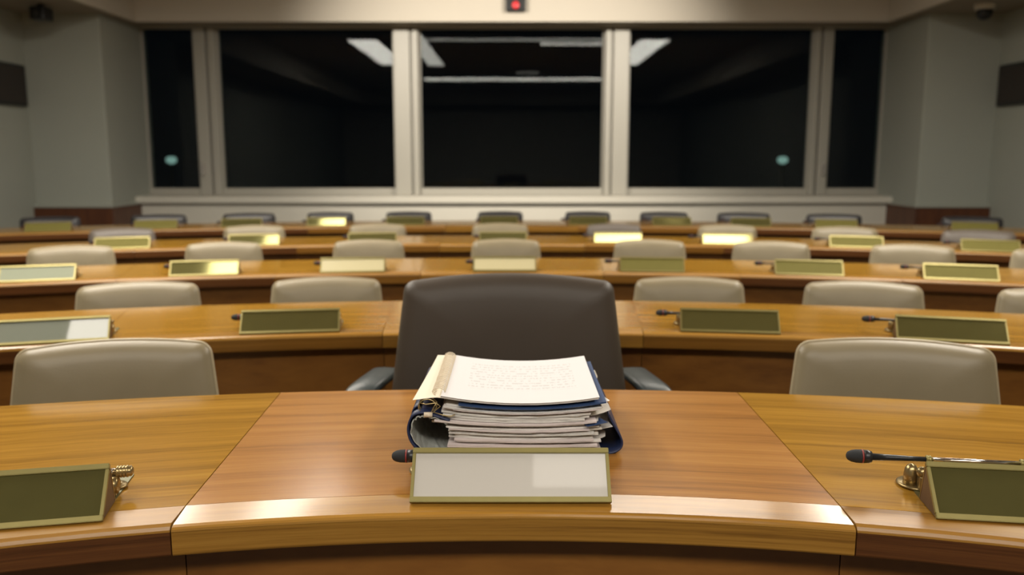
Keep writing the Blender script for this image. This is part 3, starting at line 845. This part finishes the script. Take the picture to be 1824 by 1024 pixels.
ribbon('cover', M['navy'], [(-0.080, z0), (-0.120, z0 + 0.001), (-0.150, z0 + 0.008), (-0.170, z0 + 0.028), (-0.176, z0 + 0.052), (-0.168, z0 + 0.074), (-0.150, z0 + 0.080), (-0.128, z0 + 0.074), (-0.105, z0 + 0.066)], YF - 0.004, YB, 0.003, bd)
ribbon('back_cover', M['navy'], [(-0.080, z0), (0.0, z0), (0.10, z0), (0.150, z0 - 0.0005)], YF + 0.004, YB, 0.0025, bd)
ribbon('front_flap', M['navy'], [(0.150, z0), (0.172, z0 + 0.000), (0.187, z0 + 0.008), (0.190, z0 + 0.022), (0.180, z0 + 0.042), (0.170, z0 + 0.060), (0.166, z0 + 0.070)], YF + 0.022, YB, 0.0028, bd)
ribbon('liner', M['liner'], [(-0.085, z0 + 0.004), (-0.118, z0 + 0.005), (-0.146, z0 + 0.012), (-0.165, z0 + 0.030), (-0.170, z0 + 0.052), (-0.163, z0 + 0.069), (-0.148, z0 + 0.074), (-0.126, z0 + 0.070), (-0.108, z0 + 0.060)], YF - 0.003, YB - 0.02, 0.0018, bd, wav=0.0016, ny=14, smooth=False)
ribbon('spine_edge', M['navy'], [(-0.168, z0 + 0.060), (-0.171, z0 + 0.070), (-0.168, z0 + 0.080), (-0.158, z0 + 0.086)], YF + 0.020, YB, 0.002, bd)
for k, (yy, rr) in enumerate(((YF + 0.005, 0.017), (YF + 0.017, 0.017), (YF + 0.13, 0.017))):
    bm = bmesh.new()
    tube(bm, [(-0.143 + 0.9*rr*math.cos(q), yy, DT + 0.090 + rr*0.75*math.sin(q)) for q in [2*PI*i/20 for i in range(20)]], 0.0011, 6, closed=True)
    link('binder_ring', bm, M['wire'], bd, True)
bm = bmesh.new()
tube(bm, [(-0.156, YF + 0.004, DT + 0.097), (-0.145, YF - 0.002, DT + 0.096), (-0.128, YF, DT + 0.098), (-0.121, YF, DT + 0.092), (-0.132, YF - 0.003, DT + 0.083), (-0.118, YF - 0.003, DT + 0.078), (-0.104, YF - 0.004, DT + 0.0755), (-0.096, YF - 0.004, DT + 0.079)], 0.0011, 6)
tube(bm, [(-0.138, YF - 0.001, DT + 0.078), (-0.131, YF - 0.002, DT + 0.092), (-0.126, YF, DT + 0.100)], 0.0010, 6)
link('ring_lever', bm, M['wire'], bd, True)
bm = lathe(bmesh.new(), [(0, 0.0045), (0.014, 0.0045)], (-0.148, YF - 0.004, DT + 0.0785), 'X', 10); link('ring_tube', bm, M['coil'], bd, True)

# bundles of paper, bottom to top
h = 0.0045; NB = 0
BORD = ORD + ['thirteenth', 'fourteenth', 'fifteenth', 'sixteenth', 'seventeenth', 'eighteenth', 'nineteenth', 'twentieth'] + ['twenty-' + q for q in ORD[:9]] + ['thirtieth'] + ['thirty-' + q for q in ORD[:9]]
gstack = 'paper bundles piled in the binder'
while h < 0.0835:
    th = rnd.choice([0.0012, 0.0018, 0.0024, 0.0030, 0.0040])
    f = h / 0.09
    xl = -0.098 - 0.018 * f + rnd.uniform(-0.010, 0.014)
    xr = 0.152 + rnd.uniform(-0.020, 0.007) - (0.006 if f > 0.5 else 0)
    if 0.030 < h < 0.046: xl -= 0.004
    if 0.050 < h < 0.062: xl = -0.135 + rnd.uniform(0, .010)
    mat = M['stack_pink'] if h < 0.016 else rnd.choice([M['stack'], M['stack'], M['stack_warm'], M['stack_pink']])
    o = sheet('paper_bundle', mat, xl, xr, YF + rnd.uniform(-0.005, 0.009), YB + rnd.uniform(-0.01, 0.0), h, th * 0.93, rnd.uniform(-0.022, 0.022), jag=0.0028, nx=12, ny=3)
    tag(o, '%s paper bundle in the binder pile, %s up from the desk' % ({'paper_stack_pinkish': 'pale pinkish', 'paper_stack_warm': 'off-white', 'paper_stack': 'white'}[mat.name], BORD[NB]), 'papers', gstack)
    NB += 1
    h += th + rnd.choice([0.0002, 0.0004, 0.0010])
# loose sheets whose corners stick out of the pile
loose = [(0.040, 0.055, 'paper', 0.085, 'crumpled'), (0.052, 0.040, 'paper', -0.07, ''), (0.064, 0.050, 'paper', 0.10, ''), (0.0705, 0.052, 'cream', -0.06, ''), (0.0245, 0.048, 'paper', 0.05, ''), (0.0775, 0.040, 'paper', 0.14, '')]
for k, (hh, dx, mt, rot, _) in enumerate(loose):
    def cur(u, v, a=rnd.uniform(0.002, 0.006), q=rnd.uniform(2, 5)): return (a * (u ** 6) * math.sin(q * v * 3 + 1) + (0.003 * (u ** 8)))
    o = sheet('loose_sheet', M[mt], 0.0, 0.125 + dx * 0.72, YF + 0.012, YB - 0.02, hh, 0.0004, rot * 0.6, curl=cur, jag=0.004, nx=12, ny=8)
    tag(o, 'creased %s loose sheet sticking out of the pile at right, %s highest' % ('cream' if mt == 'cream' else 'white', ORD[sorted([q[0] for q in loose], reverse=True).index(hh)]), 'paper', 'loose sheets sticking out of the pile')
o = sheet('index_tab', M['blue'], 0.120, 0.158, YF - 0.004, YF + 0.03, 0.0545, 0.0006, 0.35, nx=3, ny=2)
tag(o, 'small bright blue tab poking out on the right of the pile', 'paper')

o = sheet('blue_folder', M['blue'], -0.090, 0.1585, YF - 0.004, YF + 0.29, 0.0868, 0.0028, 0.0)
tag(o, 'flat blue folder lying just under the spiral notebook', 'folder')
o = sheet('cream_sheet', M['cream'], -0.160, -0.060, YF + 0.002, YF + 0.312, 0.0930, 0.0006, -0.05, nx=12, ny=10,
          curl=lambda u, v: -0.014 * max(0, 0.45 - u) * (1 - v))
tag(o, 'cream sheet hanging out on the left below the spiral notebook', 'paper')
nb = thing('spiral_notebook', 'open white spiral notebook on top of the paper pile', 'notebook')
sheet('back_pages', M['stack'], -0.120, 0.146, YF - 0.002, YF + 0.303, 0.0945, 0.0030, 0.0, parent=nb)
o = sheet('top_page', M['page'], -0.119, 0.147, YF - 0.004, YF + 0.305, 0.0978, 0.0007, 0.0, parent=nb, uv=True)
bm = bmesh.new(); turns = 26; pts = []
for i in range(turns * 10 + 1):
    a = 2 * PI * i / 10; y = YF + 0.012 + 0.282 * i / (turns * 10)
    zc = level(0.0965, -0.122 - SX, (y - 1.37) / 0.3) + 0.003
    pts.append((-0.1245 + 0.0110 * math.cos(a), y, zc + 0.0080 * math.sin(a)))
tube(bm, pts, 0.0011, 4)
link('coil', bm, M['coil'], nb, True)

# ------------------------------------------------------------------ things on the walls and ceiling edge
t = thing('wall_speaker', 'dark rectangular panel mounted high on the left wall', 'speaker', (-WX, 7.30, 1.89))
boxo('housing', M['black'], (0.0, 0.045, -0.48, 0.48, -0.18, 0.18), 0.006, t)
boxo('grille', plain('dark_brown_grille', (0.030, 0.024, 0.020), 0.8, bump=0.6, bscale=900), (0.045, 0.052, -0.45, 0.45, -0.155, 0.155), 0.002, t)
t = thing('wall_speaker', 'dark rectangular panel mounted high on the right wall', 'speaker', (WX, 7.30, 1.89))
boxo('housing', M['black'], (-0.045, 0.0, -0.48, 0.48, -0.18, 0.18), 0.006, t)
boxo('grille', bpy.data.materials['dark_brown_grille'], (-0.052, -0.045, -0.45, 0.45, -0.155, 0.155), 0.002, t)
t = thing('ceiling_camera', 'small black box camera under the ceiling edge at left', 'camera', (-3.985, 7.40, SZ))
boxo('mount', M['black'], (-0.02, 0.02, -0.02, 0.02, -0.04, 0.0), 0, t)
boxo('housing', M['black'], (-0.062, 0.062, -0.08, 0.08, -0.135, -0.025), 0.012, t)
link('lens', lathe(bmesh.new(), [(-0.095, 0.020), (-0.080, 0.026)], (0, 0, -0.08), 'Y', 16), M['steel'], t)
t = thing('dome_camera', 'white based camera with black dome at the right ceiling edge', 'camera', (4.00, 7.40, SZ))
link('base', lathe(bmesh.new(), [(-0.045, 0.075), (-0.01, 0.085), (0.0, 0.085)], (0, 0, 0), 'Z', 24), M['wall'], t, True)
link('dome', lathe(bmesh.new(), [(-0.130, 0.012), (-0.125, 0.032), (-0.108, 0.052), (-0.080, 0.063), (-0.045, 0.064)], (0, 0, 0), 'Z', 24), M['black'], t, True)
t = thing('motion_sensor', 'black sensor box with a red lens above the middle window', 'sensor', (0.035, 8.30, 2.69))
boxo('housing', M['black'], (-0.095, 0.095, -0.07, 0.0, -0.075, 0.16), 0.014, t)
link('red_lens', lathe(bmesh.new(), [(-0.085, 0.022), (-0.080, 0.032), (-0.068, 0.034)], (0, 0, -0.02), 'Y', 20), plain('red_glow', (0.5, 0.02, 0.02), 0.3, emit=(1.0, 0.03, 0.05), estr=0.5), t, True)

# night outside: dark ground and two far lamps
struct('ground', M['asphalt'], (-40, 40, 9.0, 60, -4.2, -4.0))
for k, (x, lb) in enumerate(((-12.4, 'far street lamp glowing through the leftmost window pane'), (9.85, 'far street lamp glowing through the right-hand large pane'))):
    t = thing('street_lamp', lb, 'street lamp', (x, 31.0, -4.0))
    link('pole', lathe(bmesh.new(), [(0, 0.07), (5.1, 0.04)], (0, 0, 0), 'Z', 10), M['steel'], t)
    link('lamp_head', lathe(bmesh.new(), [(5.02, 0.05), (5.08, 0.17), (5.20, 0.19), (5.28, 0.10)], (0, 0, 0), 'Z', 14), plain('lamp_glow', (0.5, 0.6, 0.5), 0.5, emit=(0.55, 0.85, 0.72), estr=0.5), t)
